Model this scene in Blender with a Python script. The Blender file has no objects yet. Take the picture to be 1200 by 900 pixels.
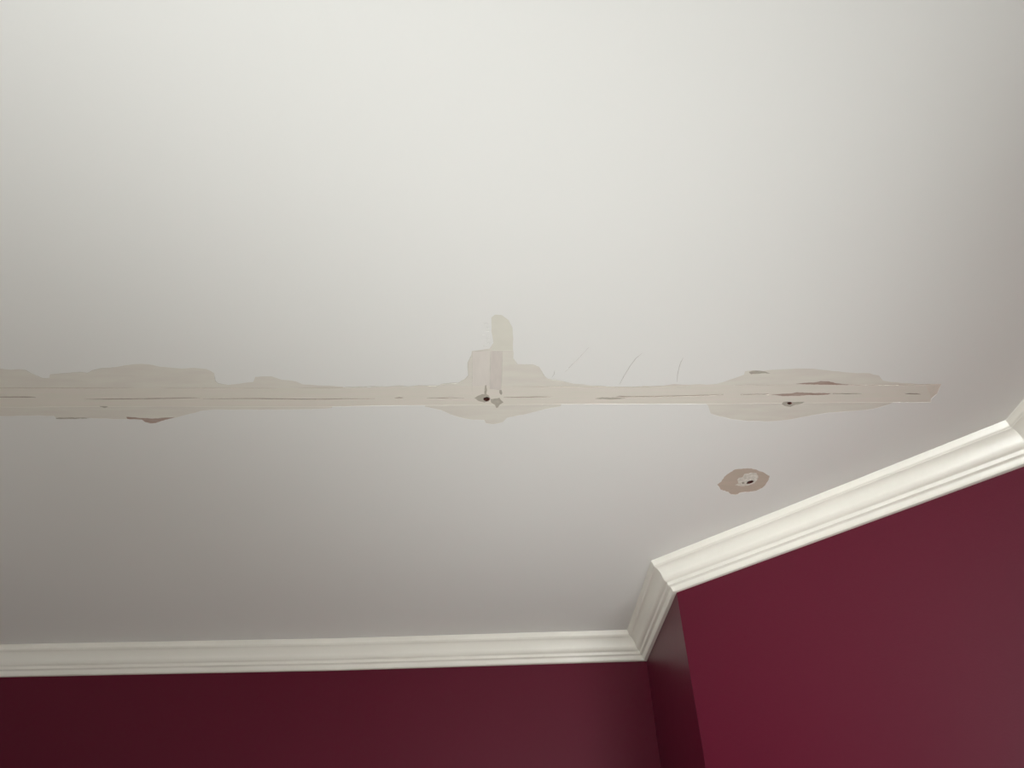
import bpy, bmesh, math, random
from mathutils import Vector, Matrix
from mathutils.geometry import delaunay_2d_cdt

scn = bpy.context.scene
random.seed(7)
C = bpy.data.collections.new('room'); scn.collection.children.link(C)

# ---------------------------------------------------------------- camera, light, exposure
EYE = 1.5            # height of the phone above the floor
CEIL = 2.5           # ceiling height
cam_d = bpy.data.cameras.new('camera'); cam = bpy.data.objects.new('camera', cam_d); C.objects.link(cam)
CAM_ROWS = [[0.999442, 0.014039, -0.030307], [-0.01519, -0.617056, -0.786772], [-0.029747, 0.786794, -0.616499]]
m = Matrix(CAM_ROWS).to_4x4(); m.translation = (0, 0, EYE)
cam.matrix_world = m
cam_d.sensor_width = 36; cam_d.lens = 27.911; cam_d.clip_start = 0.02
scn.camera = cam
scn.view_settings.view_transform = 'Standard'; scn.view_settings.look = 'None'
scn.view_settings.gamma = 1; scn.view_settings.use_curve_mapping = False
scn.view_settings.exposure = -0.06

world = bpy.data.worlds.new('world'); scn.world = world; world.use_nodes = True
bg = world.node_tree.nodes['Background']; bg.inputs['Color'].default_value = (0.75, 0.85, 1, 1); bg.inputs['Strength'].default_value = 0.05

def window_light(name, loc, direction, sx, sy, power, color, spread):
    d = bpy.data.lights.new(name, 'AREA'); d.shape = 'RECTANGLE'; d.size = sx; d.size_y = sy
    d.energy = power; d.color = color; d.spread = math.radians(spread)
    o = bpy.data.objects.new(name, d); C.objects.link(o); o.location = loc
    o.rotation_euler = Vector(direction).to_track_quat('-Z', 'Y').to_euler()
    return o
def sunlight(direction, strength, color):
    d = bpy.data.lights.new('sun', 'SUN'); d.energy = strength; d.angle = math.radians(0.6); d.color = color
    o = bpy.data.objects.new('sun', d); C.objects.link(o); o.location = (0, -6, 4)
    o.rotation_euler = Vector(direction).to_track_quat('-Z', 'Y').to_euler()
# low sun through the front window falls on the floor below the damaged ceiling
sunlight((0.25, 1, -0.49), 19.5, (1.0, 0.98, 0.94))
# daylight coming in, and light thrown up from the ground outside, at each window
DAY = (0.975, 1.0, 1.0)
window_light('window_daylight', (1.10, 0.15, 1.35), (-0.5, 1, 0.30), 0.95, 1.15, 7.2, DAY, 60)
window_light('window_daylight', (1.10, 0.15, 1.35), (-1, 0.4, 0.70), 0.95, 1.15, 3.1, DAY, 60)
window_light('window_daylight', (-1.62, -1.62, 1.35), (0.8, 1, 0.30), 0.95, 1.15, 8.1, DAY, 40)
window_light('window_daylight', (-1.60, -1.60, 1.35), (0.6, 1, 0.80), 0.95, 1.15, 3.7, DAY, 40)
window_light('window_daylight', (-1.60, -1.60, 1.35), (-0.1, 1, 0.55), 0.95, 1.15, 4.1, DAY, 40)

# ---------------------------------------------------------------- materials
def mat(name, color, rough=0.6, spec=0.5, var=0.0, vscale=8.0, vstretch=(1, 1, 1), bump=0.0, bscale=60.0, color2=None, bump2=None):
    M = bpy.data.materials.new(name); M.use_nodes = True
    nt = M.node_tree; b = nt.nodes['Principled BSDF']
    b.inputs['Roughness'].default_value = rough; b.inputs['Specular IOR Level'].default_value = spec
    b.inputs['Base Color'].default_value = (*color, 1)
    tc = nt.nodes.new('ShaderNodeTexCoord'); mp = nt.nodes.new('ShaderNodeMapping')
    mp.inputs['Scale'].default_value = vstretch
    nt.links.new(tc.outputs['Object'], mp.inputs['Vector'])
    if var or color2:
        n = nt.nodes.new('ShaderNodeTexNoise'); n.inputs['Scale'].default_value = vscale; n.inputs['Detail'].default_value = 4
        nt.links.new(mp.outputs[0], n.inputs['Vector'])
        r = nt.nodes.new('ShaderNodeValToRGB')
        r.color_ramp.elements[0].position = 0.35; r.color_ramp.elements[1].position = 0.65
        c2 = color2 or tuple(c * (1 - var) for c in color)
        r.color_ramp.elements[0].color = (*c2, 1); r.color_ramp.elements[1].color = (*color, 1)
        nt.links.new(n.outputs['Fac'], r.inputs['Fac']); nt.links.new(r.outputs['Color'], b.inputs['Base Color'])
    last = None
    for bs in ([(bump, bscale)] if bump else []) + (bump2 or []):
        n = nt.nodes.new('ShaderNodeTexNoise'); n.inputs['Scale'].default_value = bs[1]; n.inputs['Detail'].default_value = 3
        nt.links.new(tc.outputs['Object'], n.inputs['Vector'])
        bp = nt.nodes.new('ShaderNodeBump'); bp.inputs['Strength'].default_value = 1.0; bp.inputs['Distance'].default_value = bs[0]
        nt.links.new(n.outputs['Fac'], bp.inputs['Height'])
        if last: nt.links.new(last.outputs[0], bp.inputs['Normal'])
        last = bp
    if last: nt.links.new(last.outputs[0], b.inputs['Normal'])
    return M

M_CEIL  = mat('ceiling_paint', (0.80, 0.802, 0.770), 0.62, 0.35, bump=0.00009, bscale=130, bump2=[(0.0006, 4)])
M_TRIM  = mat('crown_paint', (0.735, 0.71, 0.635), 0.28, 0.42, bump=0.00006, bscale=40)
M_WALL  = mat('maroon_paint', (0.088, 0.0028, 0.0160), 0.42, 0.29, bump=0.0002, bscale=220, bump2=[(0.002, 4)])
M_FLOOR = mat('pale_floor', (0.50, 0.475, 0.42), 0.4, 0.5, var=0.12, vscale=3, vstretch=(1, 12, 1))
M_PATCH = mat('bare_compound', (0.735, 0.715, 0.635), 0.75, 0.3, var=0.06, vscale=22, vstretch=(0.5, 2.5, 1), bump=0.0001, bscale=90, color2=(0.70, 0.665, 0.60))
M_STUB  = mat('yellowed_compound', (0.725, 0.712, 0.625), 0.75, 0.3, var=0.05, vscale=20)
M_PANEL = mat('cut_paper', (0.745, 0.705, 0.645), 0.75, 0.3, var=0.05, vscale=30, vstretch=(3, .5, 1))
M_TAPE  = mat('joint_tape_paper', (0.745, 0.70, 0.63), 0.8, 0.25, vscale=14, vstretch=(0.35, 6, 1), color2=(0.72, 0.695, 0.61))
M_TAPE2 = mat('joint_tape_lower', (0.725, 0.70, 0.615), 0.8, 0.25, vscale=14, vstretch=(0.35, 6, 1), color2=(0.745, 0.695, 0.625))
M_END   = mat('torn_tape_end', (0.76, 0.68, 0.61), 0.8, 0.25, vscale=60, color2=(0.70, 0.655, 0.57))
M_CRACK = mat('crack_dirt', (0.42, 0.365, 0.32), 0.9, 0.1, vscale=30, color2=(0.52, 0.45, 0.40))  # brownish tone of the seam cracks
M_EDGE  = mat('dirty_tape_edge', (0.56, 0.50, 0.43), 0.9, 0.1, vscale=25, color2=(0.64, 0.59, 0.52))  # shadow line along the tape's recessed edge, put into the colour
M_RIM   = mat('patch_rim_dirt', (0.58, 0.565, 0.50), 0.9, 0.1, vscale=40, color2=(0.66, 0.64, 0.57))  # ridge shading painted along patch rims; panel and channel outlines share it
M_GREY  = mat('grey_stain', (0.50, 0.47, 0.40), 0.9, 0.1, vscale=90, color2=(0.42, 0.39, 0.335))
M_BROWN = mat('brown_torn_paper', (0.40, 0.30, 0.25), 0.9, 0.1, vscale=60, vstretch=(.6, 3, 1), color2=(0.47, 0.38, 0.33))
M_CHAN  = mat('scraped_channel', (0.69, 0.64, 0.585), 0.8, 0.25, vscale=40, vstretch=(3, .6, 1), color2=(0.645, 0.60, 0.55))
M_KRAFT = mat('kraft_face_paper', (0.56, 0.46, 0.385), 0.85, 0.2, vscale=30, vstretch=(.7, 2, 1), color2=(0.52, 0.44, 0.36))
M_FILL  = mat('white_filler', (0.80, 0.77, 0.70), 0.8, 0.3, vscale=110, color2=(0.60, 0.57, 0.50), bump=0.002, bscale=120)
M_RUST  = mat('rusty_dark', (0.055, 0.018, 0.014), 0.7, 0.3, vscale=200, color2=(0.11, 0.03, 0.022))
M_SCREW = mat('dark_screw_metal', (0.06, 0.04, 0.035), 0.55, 0.4)
M_HAIR  = mat('hairline_gap', (0.60, 0.59, 0.555), 0.9, 0.1)
M_FRAME = mat('window_white', (0.82, 0.81, 0.78), 0.35, 0.5)
M_GLASS = bpy.data.materials.new('window_glass'); M_GLASS.use_nodes = True
_nt = M_GLASS.node_tree; _nt.nodes.remove(_nt.nodes['Principled BSDF'])
_t = _nt.nodes.new('ShaderNodeBsdfTransparent'); _g = _nt.nodes.new('ShaderNodeBsdfGlossy'); _g.inputs['Roughness'].default_value = 0.02
_m = _nt.nodes.new('ShaderNodeMixShader'); _m.inputs['Fac'].default_value = 0.06
_nt.links.new(_t.outputs[0], _m.inputs[1]); _nt.links.new(_g.outputs[0], _m.inputs[2]); _nt.links.new(_m.outputs[0], _nt.nodes['Material Output'].inputs['Surface'])

# ---------------------------------------------------------------- helpers
def link(name, verts, faces, material, parent=None, smooth=False):
    me = bpy.data.meshes.new(name); me.from_pydata([tuple(v) for v in verts], [], faces); me.update()
    me.materials.append(material)
    if smooth:
        me.polygons.foreach_set('use_smooth', [True] * len(me.polygons)); me.set_sharp_from_angle(angle=math.radians(32))
    o = bpy.data.objects.new(name, me); C.objects.link(o); o.parent = parent
    return o
def fix_normals(o):
    bm = bmesh.new(); bm.from_mesh(o.data); bmesh.ops.recalc_face_normals(bm, faces=bm.faces); bm.to_mesh(o.data); bm.free()
def struct(o): o['kind'] = 'structure'; return o
def thing(name, label, cat, loc=(0, 0, 0), group=None):
    o = bpy.data.objects.new(name, None); C.objects.link(o); o.location = loc; o.empty_display_size = 0.05
    return tag(o, label, cat, group)
def tag(o, label, cat, group=None):
    o['label'] = label; o['category'] = cat
    if group: o['group'] = group
    return o

# ---------------------------------------------------------------- room outline (top edge of the crown moulding, seen clockwise from above)
CROWN_SEEN = [(-1.6393, 2.6465), (-0.5097, 2.663), (0.4638, 2.6465), (0.4644, 2.1122), (1.1575, 1.4325), (1.1544, 1.3469)]
P_CROWN, D_CROWN, LIP = 0.0565, 0.0866, 0.0082
_s = CROWN_SEEN
PATH = [Vector(p) for p in [(-2.20, 2.630)] + _s[:5] + [(1.1575, -1.50), (0.55, -2.12), (-1.10, -2.12), (-2.20, -1.02)]]
# names of the run that starts at each path point
RUNS = ['back', 'back', 'back', 'return', 'diagonal', 'right', 'front_corner', 'front', 'window_corner', 'left']
N = len(PATH)
def offset_path(w):
    out = []
    for i in range(N):
        t0 = (PATH[i] - PATH[i - 1]).normalized(); t1 = (PATH[(i + 1) % N] - PATH[i]).normalized()
        n0 = Vector((-t0.y, t0.x)); n1 = Vector((-t1.y, t1.x)); b = (n0 + n1).normalized()
        out.append(PATH[i] + b * (w / b.dot(n0)))
    return out
PROFILE = [(0, 0), (0.0002, 0.0012), (0.0010, 0.0028), (0.0022, 0.0055), (0.0046, 0.0130), (0.0052, 0.0148), (0.0066, 0.0162), (0.0078, 0.0172), (0.0084, 0.0186)]
for k in range(1, 13):                                   # the cove: starts nearly level, ends steep
    a = math.radians(12 + k / 12 * 58); a0 = math.radians(12); a1 = math.radians(70)
    PROFILE.append((0.0084 + 0.0202 * (math.sin(a) - math.sin(a0)) / (math.sin(a1) - math.sin(a0)), 0.0186 + 0.0312 * (math.cos(a0) - math.cos(a)) / (math.cos(a0) - math.cos(a1))))
PROFILE += [(0.0298, 0.0516), (0.0318, 0.0548), (0.0345, 0.0575), (0.0372, 0.0590), (0.0396, 0.0602), (0.0408, 0.0622), (0.0414, 0.0660), (0.0424, 0.0690), (0.0446, 0.0705),
            (0.0474, 0.0713), (0.0492, 0.0728), (0.0502, 0.0752), (0.0520, 0.0800), (0.0540, 0.0854), (0.0550, 0.0864), (0.0565, 0.0868), (0.0647, 0.0872)]
def run_groups():
    g = []
    for i, r in enumerate(RUNS):
        if g and g[-1][0] == r: g[-1][1].append(i)
        else: g.append((r, [i]))
    return g
OFFS = [offset_path(p) for p, d in PROFILE]
for k, (rname, idx) in enumerate(run_groups()):
    pts = idx + [(idx[-1] + 1) % N]
    V = []; F = []; n = len(PROFILE)
    for i in pts:
        for j, (p, d) in enumerate(PROFILE):
            q = OFFS[j][i]; V.append((q.x, q.y, CEIL - d))
    for a in range(len(pts) - 1):
        for j in range(n - 1):
            F.append((a * n + j, a * n + j + 1, (a + 1) * n + j + 1, (a + 1) * n + j))
    o = struct(link('trim_%d' % (k + 1), V, F, M_TRIM, smooth=True)); fix_normals(o)
    # face the room: flip if the first face looks outward
    if o.data.polygons[0].normal.dot(Vector((-(PATH[pts[1]] - PATH[pts[0]]).y, (PATH[pts[1]] - PATH[pts[0]]).x, 0))) > 0: o.data.flip_normals()

# ---------------------------------------------------------------- walls
W = offset_path(P_CROWN + LIP)
TH = 0.12
def wall(name, i0, i1s, opening=None):
    """wall along path points; opening = (s0, s1, z0, z1) as fractions / heights cut through it"""
    V = []; F = []
    def quad(a, b, c, d): n = len(V); V.extend([a, b, c, d]); F.append((n, n + 1, n + 2, n + 3))
    def box(p, q, nrm, z0, z1):
        p2 = p + nrm * TH; q2 = q + nrm * TH
        P = [(p.x, p.y, z0), (q.x, q.y, z0), (q2.x, q2.y, z0), (p2.x, p2.y, z0), (p.x, p.y, z1), (q.x, q.y, z1), (q2.x, q2.y, z1), (p2.x, p2.y, z1)]
        n = len(V); V.extend(P)
        for f in ((0, 1, 2, 3), (4, 7, 6, 5), (0, 4, 5, 1), (1, 5, 6, 2), (2, 6, 7, 3), (3, 7, 4, 0)): F.append(tuple(n + x for x in f))
    for i in i1s:
        a, b = W[i], W[(i + 1) % N]; t = (b - a).normalized(); nrm = Vector((-t.y, t.x)); L = (b - a).length
        if opening:
            s0, s1, z0, z1 = opening; p0 = a + t * (L * s0); p1 = a + t * (L * s1)
            box(a, p0, nrm, 0, CEIL); box(p1, b, nrm, 0, CEIL); box(p0, p1, nrm, 0, z0); box(p0, p1, nrm, z1, CEIL)
        else: box(a, b, nrm, 0, CEIL)
    return struct(link('wall_' + name, V, F, M_WALL))
OPEN = {'window_corner': (0.16, 0.84, 0.75, 2.05), 'front': (0.2, 0.8, 0.75, 2.05), 'right': (0.30, 0.75, 0.75, 2.05)}
for rname, idx in run_groups():
    wall(rname, None, idx, OPEN.get(rname))

def box_mesh(boxes):
    V = []; F = []
    for (x0, x1, y0, y1, z0, z1) in boxes:
        n = len(V)
        V += [(x0, y0, z0), (x1, y0, z0), (x1, y1, z0), (x0, y1, z0), (x0, y0, z1), (x1, y0, z1), (x1, y1, z1), (x0, y1, z1)]
        F += [tuple(n + k for k in f) for f in ((0, 3, 2, 1), (4, 5, 6, 7), (0, 1, 5, 4), (1, 2, 6, 5), (2, 3, 7, 6), (3, 0, 4, 7))]
    return V, F
for wn, rname in enumerate(['window_corner', 'front', 'right']):
    i = RUNS.index(rname); a, b = W[i], W[(i + 1) % N]; t = (b - a).normalized(); nrm = Vector((-t.y, t.x)); L = (b - a).length
    s0, s1, z0, z1 = OPEN[rname]; w = L * (s1 - s0); p = a + t * (L * s0)
    root = bpy.data.objects.new('window_%d' % (wn + 1), None); C.objects.link(root); struct(root)
    root.matrix_world = Matrix(((t.x, nrm.x, 0, p.x), (t.y, nrm.y, 0, p.y), (0, 0, 1, z0), (0, 0, 0, 1)))
    h = z1 - z0; e = 0.045; y0, y1 = 0.05, 0.10
    V, F = box_mesh([(0, e, y0, y1, 0, h), (w - e, w, y0, y1, 0, h), (e, w - e, y0, y1, 0, e), (e, w - e, y0, y1, h - e, h), (e, w - e, y0, y1, h / 2 - .02, h / 2 + .02)])
    link('window_frame', V, F, M_FRAME, root)
    V, F = box_mesh([(-0.07, 0, -0.015, 0, -0.07, h + 0.07), (w, w + 0.07, -0.015, 0, -0.07, h + 0.07), (0, w, -0.015, 0, h, h + 0.07), (0, w, -0.05, 0.05, -0.03, 0)])
    link('window_casing', V, F, M_FRAME, root)
    V, F = box_mesh([(e, w - e, 0.074, 0.078, e, h - e)]); link('window_pane', V, F, M_GLASS, root)

fl = offset_path(P_CROWN + LIP + 0.02)
V = [(p.x, p.y, 0) for p in fl] + [(p.x, p.y, -0.05) for p in fl]
F = [tuple(range(N))[::-1], tuple(range(N, 2 * N))] + [(i, (i + 1) % N, N + (i + 1) % N, N + i) for i in range(N)]
o = struct(link('floor', V, F, M_FLOOR)); fix_normals(o)

# ---------------------------------------------------------------- ceiling with its scraped areas, cut from one plan
# every outline is in metres on the ceiling: name: (layer, outline)
REGIONS = {
    'patch_up_left': (0, [(-1.1724,1.211),(-0.9432,1.2054),(-0.924,1.2093),(-0.9085,1.2075),(-0.8971,1.2109),(-0.8926,1.2189),(-0.8851,1.2278),(-0.876,1.2369),(-0.8634,1.2364),(-0.8565,1.2245),(-0.8199,1.2213),(-0.7974,1.2186),(-0.7832,1.2221),(-0.7711,1.2144),(-0.7542,1.2087),(-0.7201,1.2049),(-0.702,1.2001),(-0.683,1.1971),(-0.6557,1.1985),(-0.6385,1.2059),(-0.6182,1.2092),(-0.598,1.2128),(-0.5742,1.2107),(-0.5508,1.2151),(-0.5436,1.2219),(-0.5396,1.2287),(-0.5448,1.2536),(-0.5404,1.2619),(-0.5228,1.266),(-0.4999,1.2629),(-0.4698,1.2575),(-0.4626,1.2417),(-0.4304,1.2405),(-0.4126,1.2519),(-0.385,1.258),(-0.3733,1.268),(-0.3313,1.2729),(-0.2942,1.2771),(-0.2954,1.2853),(-1.2107,1.2751)]),
    'patch_centre': (0, [(-0.2372,1.277),(-0.2063,1.2788),(-0.1801,1.276),(-0.1631,1.2795),(-0.1421,1.2763),(-0.1023,1.2781),(-0.0933,1.273),(-0.0758,1.2697),(-0.0603,1.27),(-0.046,1.2573),(-0.0393,1.2464),(-0.0394,1.2061),(-0.0312,1.1813),(-0.0301,1.1711),(0.0043,1.1639),(0.0117,1.1472),(0.0081,1.1164),(0.0083,1.0764),(0.0147,1.0689),(0.0272,1.0703),(0.0399,1.0839),(0.0474,1.1047),(0.0489,1.1524),(0.0502,1.1932),(0.0596,1.2145),(0.0897,1.2151),(0.1021,1.2223),(0.1142,1.2517),(0.1223,1.2618),(0.1473,1.2672),(0.1747,1.2782),(0.2104,1.285),(0.243,1.288),(0.2441,1.2978),(-0.2384,1.2866)]),
    'patch_up_right': (0, [(0.3192,1.2886),(0.3613,1.289),(0.384,1.2838),(0.4022,1.2865),(0.4375,1.285),(0.4523,1.2877),(0.4731,1.2853),(0.4968,1.2722),(0.5229,1.2559),(0.5219,1.2448),(0.5365,1.2424),(0.5569,1.2448),(0.5855,1.2407),(0.6428,1.2392),(0.6737,1.2426),(0.7057,1.2488),(0.7425,1.2543),(0.7829,1.2569),(0.8056,1.2649),(0.8207,1.2823),(0.8508,1.2887),(0.8892,1.2939),(0.9199,1.3018),(0.7661,1.3041),(0.3204,1.2967)]),
    'patch_low_left': (0, [(-1.2341,1.3144),(-0.3247,1.3385),(-0.3283,1.3499),(-0.3752,1.3529),(-0.4338,1.3523),(-0.4921,1.3509),(-0.5747,1.3488),(-0.6024,1.3532),(-0.6264,1.3626),(-0.6464,1.3698),(-0.6627,1.3764),(-0.681,1.3778),(-0.7251,1.3766),(-0.7666,1.3783),(-0.8423,1.3723),(-0.908,1.3691),(-0.9088,1.3626),(-0.9658,1.3608),(-1.0179,1.3601),(-1.2621,1.3613)]),
    'patch_low_centre': (0, [(-0.1328,1.3418),(-0.1334,1.3499),(-0.1006,1.3632),(-0.0808,1.3792),(-0.063,1.3897),(-0.035,1.3999),(-0.0088,1.4015),(-0.0056,1.4141),(0.0109,1.4181),(0.0308,1.4112),(0.0404,1.3943),(0.0761,1.3839),(0.1083,1.371),(0.1529,1.3559),(0.1584,1.343)]),
    'patch_low_right': (0, [(0.4611,1.3474),(0.4717,1.3629),(0.4787,1.3808),(0.4833,1.3913),(0.5043,1.4013),(0.5393,1.4141),(0.5728,1.4215),(0.6233,1.4232),(0.6668,1.4175),(0.7035,1.4049),(0.7381,1.3947),(0.7906,1.3897),(0.8375,1.3824),(0.8672,1.3666),(0.8773,1.3546)]),
    'stub': (1, [(0.0087,1.1695),(0.0117,1.1472),(0.0081,1.1164),(0.0083,1.0764),(0.0147,1.0689),(0.0272,1.0703),(0.0399,1.0839),(0.0474,1.1047),(0.0489,1.1524),(0.0495,1.1711)]),
    'panel': (1, [(-0.0293,1.1723),(0.006,1.172),(0.0052,1.2203),(0.0034,1.2951),(0.0018,1.3154),(-0.0336,1.3145)]),
    'tape_upper': (2, [(-1.2053,1.266),(-0.9724,1.2659),(-0.6391,1.2745),(-0.3328,1.2816),(-0.2117,1.2807),(-0.1024,1.2801),(-0.0206,1.2811),(0.1901,1.2879),(0.2965,1.2913),(0.4205,1.2889),(0.7081,1.2932),(0.951,1.2967),(0.9575,1.3332),(0.7277,1.3301),(0.497,1.3278),(0.3016,1.3291),(0.1395,1.3273),(-0.0215,1.3269),(-0.1811,1.3233),(-0.3398,1.323),(-0.6511,1.3122),(-0.8262,1.3103),(-0.9892,1.3005),(-1.2265,1.3016)]),
    'tape_lower': (3, [(-1.2231,1.296),(-0.987,1.296),(-0.8243,1.3057),(-0.6496,1.3076),(-0.339,1.3183),(-0.1807,1.3186),(-0.0214,1.3222),(0.1392,1.3225),(0.301,1.3243),(0.4959,1.3231),(0.7261,1.3253),(0.9561,1.3301),(0.9516,1.3481),(0.9563,1.3614),(0.8041,1.358),(0.507,1.3555),(0.1951,1.349),(-0.0218,1.347),(-0.2188,1.3439),(-0.3435,1.345),(-0.6586,1.3356),(-0.8316,1.3324),(-1.0035,1.3302),(-1.2427,1.3289)]),
    'tape_end': (4, [(0.9159,1.2968),(0.951,1.2967),(0.9561,1.3301),(0.9516,1.3481),(0.9405,1.3304)]),
    'channel': (4, [(0.0057,1.1723),(0.0294,1.1725),(0.0284,1.2479),(0.0266,1.2971),(0.003,1.2922),(0.0049,1.2203)]),
    'crack_0': (5, [(-1.1551,1.2946),(-1.0536,1.294),(-0.9861,1.2942),(-0.9357,1.2951),(-0.9164,1.2975),(-0.9168,1.2984),(-0.9374,1.2988),(-0.9879,1.2978),(-1.0555,1.2976),(-1.1556,1.2955)]),
    'crack_1': (5, [(-0.8249,1.3072),(-0.7696,1.306),(-0.7012,1.3071),(-0.6491,1.306),(-0.5891,1.3074),(-0.5894,1.3083),(-0.6503,1.3097),(-0.7025,1.3108),(-0.771,1.3097),(-0.8253,1.3081)]),
    'crack_2': (5, [(-0.5851,1.3113),(-0.4775,1.3116),(-0.3737,1.3162),(-0.3212,1.3168),(-0.2336,1.3186),(-0.2337,1.3196),(-0.3219,1.3206),(-0.3744,1.32),(-0.4784,1.3154),(-0.5853,1.3122)]),
    'crack_3': (5, [(-0.1947,1.3179),(-0.1839,1.3153),(-0.1736,1.3181),(-0.1737,1.3195),(-0.1844,1.3206),(-0.1948,1.3192)]),
    'crack_4': (5, [(-0.1277,1.3194),(-0.0923,1.3191),(-0.048,1.3208),(-0.048,1.3217),(-0.0925,1.323),(-0.1278,1.3204)]),
    'crack_5': (5, [(0.032,1.3215),(0.0677,1.3204),(0.1033,1.32),(0.1374,1.3229),(0.1375,1.3238),(0.1035,1.3239),(0.0677,1.3242),(0.032,1.3225)]),
    'crack_6': (5, [(0.2651,1.3258),(0.2755,1.3219),(0.301,1.3249),(0.3785,1.3241),(0.4452,1.323),(0.4955,1.3213),(0.4971,1.3243),(0.4459,1.3266),(0.3791,1.3277),(0.3105,1.3281),(0.2888,1.3282)]),
    'crack_7': (5, [(0.5321,1.3227),(0.5903,1.3226),(0.5929,1.3257),(0.5327,1.3251)]),
    'crack_8': (5, [(0.7293,1.3239),(0.7923,1.326),(0.7932,1.3284),(0.7303,1.3269)]),
    'crack_9': (5, [(0.8859,1.33),(0.8958,1.3272),(0.9108,1.3279),(0.9241,1.333),(0.9093,1.3329)]),
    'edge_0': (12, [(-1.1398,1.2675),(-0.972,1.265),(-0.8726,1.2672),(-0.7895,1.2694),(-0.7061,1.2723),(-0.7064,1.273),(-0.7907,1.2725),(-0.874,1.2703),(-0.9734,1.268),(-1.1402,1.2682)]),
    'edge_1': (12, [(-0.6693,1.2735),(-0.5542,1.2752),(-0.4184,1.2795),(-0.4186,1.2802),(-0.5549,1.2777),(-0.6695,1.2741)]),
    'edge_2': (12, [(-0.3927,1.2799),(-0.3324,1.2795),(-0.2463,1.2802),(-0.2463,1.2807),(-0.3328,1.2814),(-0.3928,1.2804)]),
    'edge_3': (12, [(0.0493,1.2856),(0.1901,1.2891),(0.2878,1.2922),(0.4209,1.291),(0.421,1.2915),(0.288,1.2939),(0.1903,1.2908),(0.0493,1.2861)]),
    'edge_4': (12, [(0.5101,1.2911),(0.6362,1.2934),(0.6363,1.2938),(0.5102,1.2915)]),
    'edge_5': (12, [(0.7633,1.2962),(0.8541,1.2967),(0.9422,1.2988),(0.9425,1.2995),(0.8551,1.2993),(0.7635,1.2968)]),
    'torn_grey_0': (6, [(0.2243,1.3311),(0.2364,1.3269),(0.269,1.3283),(0.2947,1.3313),(0.2603,1.3353)]),
    'torn_0': (7, [(0.6387,1.2896),(0.6609,1.2861),(0.6815,1.2848),(0.6897,1.281),(0.7076,1.2826),(0.7208,1.288),(0.7378,1.2919),(0.7633,1.2962),(0.736,1.2956),(0.675,1.2927)]),
    'torn_1': (7, [(0.5964,1.3252),(0.6178,1.3236),(0.6389,1.3226),(0.6509,1.3185),(0.6717,1.3207),(0.6867,1.3223),(0.7086,1.3222),(0.7259,1.3247),(0.7199,1.3287),(0.6959,1.3299),(0.6796,1.3286),(0.6599,1.3317),(0.6232,1.3315),(0.6099,1.3279)]),
    'torn_2': (7, [(-0.7619,1.3701),(-0.7447,1.3718),(-0.7335,1.3752),(-0.7075,1.3771),(-0.6855,1.3752),(-0.6619,1.374),(-0.6761,1.3792),(-0.6924,1.3856),(-0.7074,1.393),(-0.7206,1.3949),(-0.7296,1.3896),(-0.7336,1.3807),(-0.7526,1.379),(-0.7628,1.3775)]),
    'torn_3': (6, [(-0.9084,1.37),(-0.8816,1.3691),(-0.8471,1.371),(-0.8337,1.3728),(-0.8751,1.3745),(-0.9082,1.3737)]),
    'torn_4': (6, [(-0.8038,1.3322),(-0.7931,1.3316),(-0.7855,1.3345),(-0.7957,1.3384)]),
    'stain_left': (6, [(-0.0285,1.3232),(-0.0195,1.3137),(-0.0123,1.3092),(-0.0077,1.3099),(-0.0061,1.28),(-0.0026,1.279),(-0.0022,1.2921),(-0.0031,1.3094),(0.0018,1.3148),(0.0044,1.3243),(0.0017,1.3346),(-0.0081,1.3383),(-0.0198,1.3332)]),
    'stain_right': (6, [(0.0044,1.3267),(0.0142,1.3251),(0.0238,1.3224),(0.0267,1.3308),(0.0321,1.3393),(0.0239,1.3472),(0.021,1.3565),(0.0169,1.3583),(0.0142,1.3479),(0.0063,1.3392)]),
    'stain_mark': (6, [(0.0231,1.297),(0.0276,1.2957),(0.0295,1.3073),(0.0277,1.3131),(0.0249,1.3101)]),
    'stain_right_screw': (6, [(0.6299,1.3595),(0.6315,1.3522),(0.6403,1.3506),(0.6541,1.3537),(0.678,1.353),(0.671,1.3605),(0.6604,1.3643),(0.6528,1.3699),(0.6397,1.3678)]),
    'stain_lens': (6, [(0.5306,1.2483),(0.5374,1.2441),(0.5478,1.2437),(0.5627,1.2468),(0.5788,1.2544),(0.5627,1.2535),(0.5369,1.2557)]),
    'screw_centre': (8, [(0.0037,1.3269),(0.0028,1.3303),(0.0,1.3325),(-0.0034,1.3348),(-0.0066,1.3327),(-0.0099,1.3298),(-0.0096,1.3266),(-0.0099,1.323),(-0.0063,1.3213),(-0.0032,1.3191),(-0.0002,1.3204),(0.0035,1.3238)]),
    'screw_right': (8, [(0.6517,1.3573),(0.6517,1.3595),(0.65,1.3609),(0.6478,1.3624),(0.6449,1.361),(0.6418,1.3591),(0.6414,1.357),(0.6404,1.3547),(0.6429,1.3536),(0.6448,1.3521),(0.6474,1.353),(0.651,1.3553)]),
    'round': (9, [(0.5629,1.6917),(0.571,1.6753),(0.5725,1.657),(0.5815,1.6376),(0.5911,1.622),(0.6111,1.6184),(0.6301,1.6179),(0.6476,1.6273),(0.6682,1.6404),(0.6835,1.6536),(0.6872,1.6716),(0.686,1.6906),(0.6828,1.709),(0.6695,1.726),(0.6469,1.7307),(0.6334,1.7323),(0.6223,1.7438),(0.6097,1.7412),(0.601,1.7291),(0.5782,1.7169),(0.57,1.7013)]),
    'filler': (10, [(0.6092,1.6953),(0.6157,1.687),(0.6087,1.671),(0.6105,1.661),(0.6185,1.6593),(0.6191,1.6447),(0.6342,1.6381),(0.6485,1.641),(0.6557,1.6526),(0.6583,1.6666),(0.6581,1.6787),(0.6556,1.6887),(0.6451,1.6978),(0.6288,1.7013)]),
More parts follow.
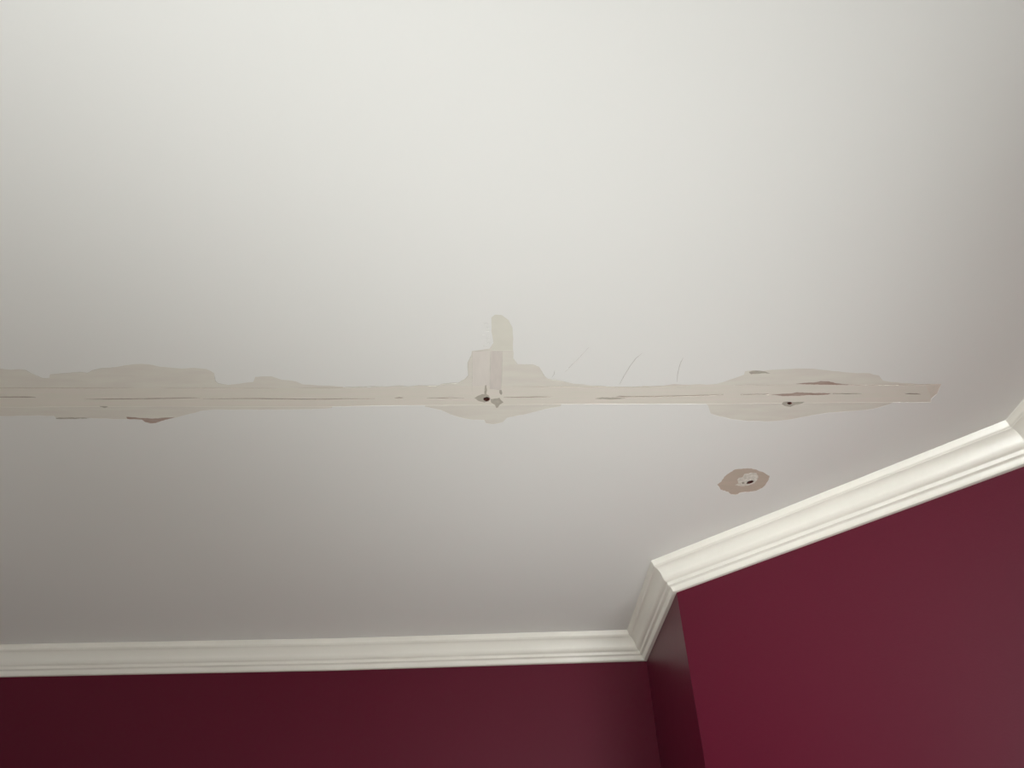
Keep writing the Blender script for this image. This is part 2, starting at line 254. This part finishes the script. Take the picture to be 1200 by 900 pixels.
    'screw_hole_round': (8, [(0.6359,1.6901),(0.6364,1.6804),(0.6406,1.6757),(0.6466,1.6743),(0.6523,1.6793),(0.6495,1.6857),(0.6432,1.6904)]),
    'screw_hole_small': (8, [(0.62,1.6896),(0.6222,1.6831),(0.6287,1.6817),(0.6318,1.6875),(0.6266,1.6922)]),
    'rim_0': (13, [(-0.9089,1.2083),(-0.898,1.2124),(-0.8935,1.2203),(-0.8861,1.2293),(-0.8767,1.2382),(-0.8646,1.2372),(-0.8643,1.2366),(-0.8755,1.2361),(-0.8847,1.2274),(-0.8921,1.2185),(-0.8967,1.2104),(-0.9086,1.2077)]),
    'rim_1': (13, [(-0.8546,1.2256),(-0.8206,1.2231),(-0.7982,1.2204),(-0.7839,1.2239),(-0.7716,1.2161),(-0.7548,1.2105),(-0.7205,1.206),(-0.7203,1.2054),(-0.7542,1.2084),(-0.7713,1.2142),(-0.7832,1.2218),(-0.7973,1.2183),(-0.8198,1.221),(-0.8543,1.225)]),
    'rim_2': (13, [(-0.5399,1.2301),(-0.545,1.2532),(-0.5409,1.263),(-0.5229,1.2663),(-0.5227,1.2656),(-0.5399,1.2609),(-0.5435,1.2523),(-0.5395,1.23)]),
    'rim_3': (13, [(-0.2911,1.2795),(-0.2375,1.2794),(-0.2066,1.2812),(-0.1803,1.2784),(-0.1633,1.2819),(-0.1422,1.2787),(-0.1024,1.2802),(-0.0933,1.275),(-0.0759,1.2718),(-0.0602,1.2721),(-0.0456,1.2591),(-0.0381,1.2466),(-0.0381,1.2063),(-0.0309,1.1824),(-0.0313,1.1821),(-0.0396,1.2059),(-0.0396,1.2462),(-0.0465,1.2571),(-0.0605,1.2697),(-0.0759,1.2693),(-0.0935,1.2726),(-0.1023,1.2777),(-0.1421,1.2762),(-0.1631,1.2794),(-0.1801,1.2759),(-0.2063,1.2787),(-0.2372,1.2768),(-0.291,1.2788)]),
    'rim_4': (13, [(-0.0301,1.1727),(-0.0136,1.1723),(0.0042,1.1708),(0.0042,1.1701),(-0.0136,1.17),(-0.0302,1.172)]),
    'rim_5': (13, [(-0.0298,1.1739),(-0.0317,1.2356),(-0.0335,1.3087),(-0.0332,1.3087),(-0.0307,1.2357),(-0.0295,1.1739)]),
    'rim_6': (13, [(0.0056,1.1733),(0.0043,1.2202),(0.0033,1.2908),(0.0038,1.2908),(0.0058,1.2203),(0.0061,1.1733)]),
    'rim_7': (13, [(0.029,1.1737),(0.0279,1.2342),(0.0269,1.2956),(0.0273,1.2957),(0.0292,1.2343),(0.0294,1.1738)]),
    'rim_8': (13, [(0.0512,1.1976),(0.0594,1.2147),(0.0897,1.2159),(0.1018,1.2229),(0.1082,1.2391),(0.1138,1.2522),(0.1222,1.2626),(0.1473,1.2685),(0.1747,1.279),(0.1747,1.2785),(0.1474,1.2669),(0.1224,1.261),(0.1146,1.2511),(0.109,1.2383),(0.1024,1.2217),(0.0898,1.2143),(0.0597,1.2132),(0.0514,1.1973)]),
    'rim_9': (14, [(0.0095,1.1706),(0.0277,1.1721),(0.0476,1.1716),(0.0476,1.171),(0.0277,1.1703),(0.0095,1.17)]),
    'hair_0': (11, [(0.2709,1.2828),(0.2768,1.2566),(0.2848,1.2254),(0.2933,1.2005),(0.304,1.1833),(0.3037,1.1828),(0.2921,1.199),(0.2835,1.2242),(0.2754,1.2555),(0.2704,1.2825)]),
    'hair_1': (11, [(0.3893,1.2783),(0.3863,1.2531),(0.3853,1.2286),(0.3857,1.2127),(0.3879,1.1992),(0.3875,1.1989),(0.3843,1.2117),(0.3838,1.228),(0.3848,1.2527),(0.3888,1.2782)]),
    'hair_2': (11, [(0.1552,1.2398),(0.1675,1.2175),(0.1824,1.1927),(0.1965,1.1644),(0.1963,1.1642),(0.1818,1.1918),(0.1668,1.2165),(0.155,1.2395)]),
    'hair_3': (11, [(0.1295,1.2574),(0.1345,1.2464),(0.1343,1.2338),(0.1339,1.2337),(0.1333,1.2457),(0.1292,1.2571)]),
    'hair_4': (11, [(-0.0076,1.0949),(-0.002,1.0925),(0.0035,1.0939),(0.0035,1.0936),(-0.0021,1.0915),(-0.0077,1.0946)]),
    'hair_5': (11, [(-0.0057,1.1048),(-0.0001,1.1034),(0.0055,1.105),(0.0055,1.1047),(-0.0001,1.1024),(-0.0057,1.1045)]),
    'hair_6': (11, [(-0.0037,1.1149),(0.0019,1.1144),(0.0075,1.1163),(0.0075,1.116),(0.0019,1.1134),(-0.0037,1.1146)]),
    'hair_7': (11, [(-0.008,1.125),(-0.0024,1.1254),(0.0032,1.1276),(0.0033,1.1273),(-0.0023,1.1244),(-0.008,1.1246)]),
    'hair_8': (11, [(-0.0061,1.1352),(-0.0005,1.1367),(0.0052,1.1391),(0.0053,1.1388),(-0.0003,1.1356),(-0.006,1.1349)]),
    'hair_9': (11, [(-0.0041,1.1456),(0.0015,1.1481),(0.0073,1.1508),(0.0073,1.1505),(0.0017,1.147),(-0.004,1.1453)]),
    'hair_10': (11, [(-0.0085,1.156),(-0.0029,1.1595),(0.0029,1.1625),(0.003,1.1622),(-0.0026,1.1584),(-0.0084,1.1557)]),
}
DEPTH = {13: 0.0004, 14: 0.00005, 0: 0.00015, 1: 0.00025, 2: 0.0003, 3: 0.0004, 4: 0.0004, 5: 0.0016, 6: 0.0005, 7: 0.0006, 8: 0.0050, 9: 0.0004, 10: 0.0002, 11: 0.0003, 12: 0.0010}
ORDER = [11, 0, 1, 2, 3, 4, 12, 13, 14, 5, 6, 7, 9, 10, 8]
def roughen(pts, amp, step):
    out = []
    for i in range(len(pts)):
        a = Vector(pts[i]); b = Vector(pts[(i + 1) % len(pts)]); L = (b - a).length
        n = max(1, int(L / step)); nrm = Vector((-(b - a).y, (b - a).x)); nrm = nrm / max(L, 1e-6)
        for k in range(n):
            p = a.lerp(b, k / n)
            if k: p = p + nrm * random.uniform(-amp, amp)
            out.append(p)
    return out
AMP = {13: 0.0003, 14: 0.0002, 0: 0.0012, 1: 0.0005, 2: 0.0003, 3: 0.0003, 4: 0.0005, 5: 0.0003, 6: 0.0008, 7: 0.0006, 8: 0.0003, 9: 0.0012, 10: 0.0010, 11: 0.0002, 12: 0.0002}
co = []; faces_in = []
def feed(pts):
    n = len(co); co.extend(pts); faces_in.append(list(range(n, n + len(pts))))
feed([Vector((p.x, p.y)) for p in offset_path(0.02)][::-1])
names = list(REGIONS.keys()); layer = {}
for nm in names:
    k, pts = REGIONS[nm]; layer[nm] = k
    rp = roughen(pts, AMP[k], 0.012 if k in (0, 1, 2, 3, 4) else 0.004)
    ar = sum(rp[i].x * rp[(i + 1) % len(rp)].y - rp[(i + 1) % len(rp)].x * rp[i].y for i in range(len(rp)))
    feed(rp if ar > 0 else rp[::-1])
vo, eo, fo, ov, oe, of = delaunay_2d_cdt(co, [], faces_in, 1, 1e-5)
owner = []
for f, src in zip(fo, of):
    best = None
    for s in src:
        if s == 0: continue
        nm = names[s - 1]; r = ORDER.index(layer[nm])
        if best is None or r > best[0]: best = (r, nm)
    owner.append(best[1] if best else 'ceiling')
def zof(nm): return CEIL + (0 if nm == 'ceiling' else DEPTH[layer[nm]])
edge = {}
for fi, f in enumerate(fo):
    for a, b in zip(f, f[1:] + f[:1]): edge.setdefault((min(a, b), max(a, b)), []).append(fi)
geo = {nm: ([], [], {}) for nm in names + ['ceiling']}
def gv(nm, vi, z):
    V, F, idx = geo[nm]; key = (vi, round(z, 6))
    if key not in idx: idx[key] = len(V); V.append((vo[vi].x, vo[vi].y, z))
    return idx[key]
for fi, f in enumerate(fo):
    nm = owner[fi]; z = zof(nm); geo[nm][1].append(tuple(gv(nm, q, z) for q in f[::-1]))    # faces down, into the room
for (a, b), fs in edge.items():
    if len(fs) == 2 and owner[fs[0]] != owner[fs[1]]:
        n0, n1 = owner[fs[0]], owner[fs[1]]
        if zof(n0) == zof(n1): continue
        sh, dp = (n0, n1) if zof(n0) < zof(n1) else (n1, n0)
        who = dp if dp != 'ceiling' and layer[dp] in (5, 6, 7, 8, 11, 12, 13) else sh             # in these layers the side walls take the deeper region's colour
        geo[who][1].append((gv(who, a, zof(sh)), gv(who, b, zof(sh)), gv(who, b, zof(dp)), gv(who, a, zof(dp))))
# closed board above, so no light comes through
V, F, idx = geo['ceiling']; n = len(V); top = offset_path(0.18)
V += [(p.x, p.y, CEIL + 0.03) for p in top] + [(p.x, p.y, CEIL + 0.0101) for p in top]
F += [tuple(range(n, n + N)), tuple(range(n + N, n + 2 * N))] + [(n + i, n + (i + 1) % N, n + N + (i + 1) % N, n + N + i) for i in range(N)]
struct(link('ceiling', V, F, M_CEIL))

def region(nm, obj_name, material, parent, label=None):
    V, F, idx = geo[nm]
    if not F: print('EMPTY REGION', nm); return None
    loc = parent.location if parent else Vector((0, 0, 0))
    o = link(obj_name, [Vector(v) - loc for v in V], F, material, parent)
    if label: o['label'] = label
    return o
def region_thing(nm, obj_name, material, label, cat, group=None):
    V, F, idx = geo[nm]
    c = sum((Vector(v) for v in V), Vector()) / len(V)
    o = link(obj_name, [Vector(v) - c for v in V], F, material); o.location = c
    return tag(o, label, cat, group)

# ---------------------------------------------------------------- the scraped seam
seam = thing('drywall_seam', 'long scraped drywall seam with exposed beige joint tape crossing the white ceiling', 'ceiling seam', (-0.3, 1.31, CEIL))
region('tape_upper', 'tape_strip', M_TAPE, seam)
region('tape_lower', 'tape_strip', M_TAPE2, seam, 'grey beige tape strip nearer the maroon wall')
region('tape_end', 'torn_tape_end', M_END, seam, 'slanted pinkish torn end of the tape')
region('patch_up_left', 'bare_patch', M_PATCH, seam)
region('patch_up_right', 'bare_patch', M_PATCH, seam)
region('patch_low_left', 'bare_patch', M_PATCH, seam)
region('patch_low_centre', 'bare_patch', M_PATCH, seam)
region('patch_low_right', 'bare_patch', M_PATCH, seam)
region('patch_centre', 'bare_patch', M_PATCH, seam)
region('stub', 'bare_patch', M_STUB, seam, 'yellowish rounded stub of bare compound')
region('panel', 'cut_panel', M_PANEL, seam, 'square cut pinkish paper panel')
region('channel', 'scraped_channel', M_CHAN, seam, 'narrow grey upright scraped channel')
for i in range(10): region('crack_%d' % i, 'seam_crack', M_CRACK, seam)
for i in range(6): region('edge_%d' % i, 'tape_edge', M_EDGE, seam)  # slim strips coloured as the shadow at the recess edge
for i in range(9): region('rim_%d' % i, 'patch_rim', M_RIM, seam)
region('rim_9', 'patch_rim', M_STUB, seam)
for i in range(3): region('torn_%d' % i, 'torn_paper', M_BROWN, seam, 'brown torn paper')
for nm in ('torn_3', 'torn_4', 'torn_grey_0'): region(nm, 'torn_paper', M_GREY, seam)
for nm in ('stain_left', 'stain_right', 'stain_mark', 'stain_right_screw', 'stain_lens'): region(nm, 'stain', M_GREY, seam)
region('screw_centre', 'screw_dimple', M_RUST, seam); region('screw_right', 'screw_dimple', M_RUST, seam)

# ---------------------------------------------------------------- round scraped spot
def centre(nm): V = geo[nm][0]; return sum((Vector(v) for v in V), Vector()) / len(V)
rc = centre('round'); rc.z = CEIL
spot = thing('scraped_spot', 'round brown scraped spot on the ceiling near the diagonal crown moulding', 'ceiling damage', rc)
region('round', 'bare_paper', M_KRAFT, spot); region('filler', 'filler', M_FILL, spot, 'white crumbly filler')
region('screw_hole_round', 'screw_hole', M_RUST, spot); region('screw_hole_small', 'screw_hole', M_GREY, spot)

# ---------------------------------------------------------------- screws sitting in their dimples
def screw(nm, label, r=0.0036, dz=0.0034, tilt=(0, 0)):
    c = centre(nm); z = CEIL + dz
    root = thing('drywall_screw', label, 'screw', (c.x, c.y, z), 'drywall screws showing through the ceiling')
    V = []; F = []; prof = [(r * .55, 0.0), (r * .9, 0.0002), (r, 0.0009), (r * .45, 0.0022), (r * .35, 0.006)]
    n = 20
    for (rr, zz) in prof:
        for k in range(n): a = 2 * math.pi * k / n; V.append((rr * math.cos(a), rr * math.sin(a), zz))
    for j in range(len(prof) - 1):
        for k in range(n): F.append((j * n + k, j * n + (k + 1) % n, (j + 1) * n + (k + 1) % n, (j + 1) * n + k))
    V.append((0, 0, 0.0008)); cidx = len(V) - 1
    for k in range(n): F.append((k, cidx, (k + 1) % n))
    h = link('screw_head', V, F, M_SCREW, root, smooth=True)
    w = r * .11; l = r * .5
    V, F = box_mesh([(-l, l, -w, w, -0.0002, 0.0006), (-w, w, -l, l, -0.0002, 0.0006)])
    link('cross_recess', V, F, M_RUST, root)
    root.rotation_euler = (tilt[0], tilt[1], 0.5)
screw('screw_centre', 'rusty screw head in the dark hole below the upright scraped channel', 0.0036)
screw('screw_right', 'dark screw head in the small hole on the seam near the right brown tears', 0.0030)
screw('screw_hole_round', 'dark screw head inside the round brown scraped spot', 0.0034)

# ---------------------------------------------------------------- hairline cracks
lab = {0: 'long slanting hairline crack rising from the seam between centre and right end',
       1: 'short near upright hairline crack above the seam, rightmost of the hairlines',
       2: 'faint long slanting hairline crack just right of the centre patch',
       3: 'tiny curved hairline crack at the right shoulder of the centre patch'}
for i in range(4): region_thing('hair_%d' % i, 'hairline_crack', M_HAIR, lab[i], 'crack', 'hairline cracks above the seam')
for i in range(4, 11): region_thing('hair_%d' % i, 'paint_wrinkle', M_HAIR, 'tiny fine paint wrinkle beside the left edge of the rounded yellowish stub', 'paint wrinkle', 'paint wrinkles left of the rounded stub')
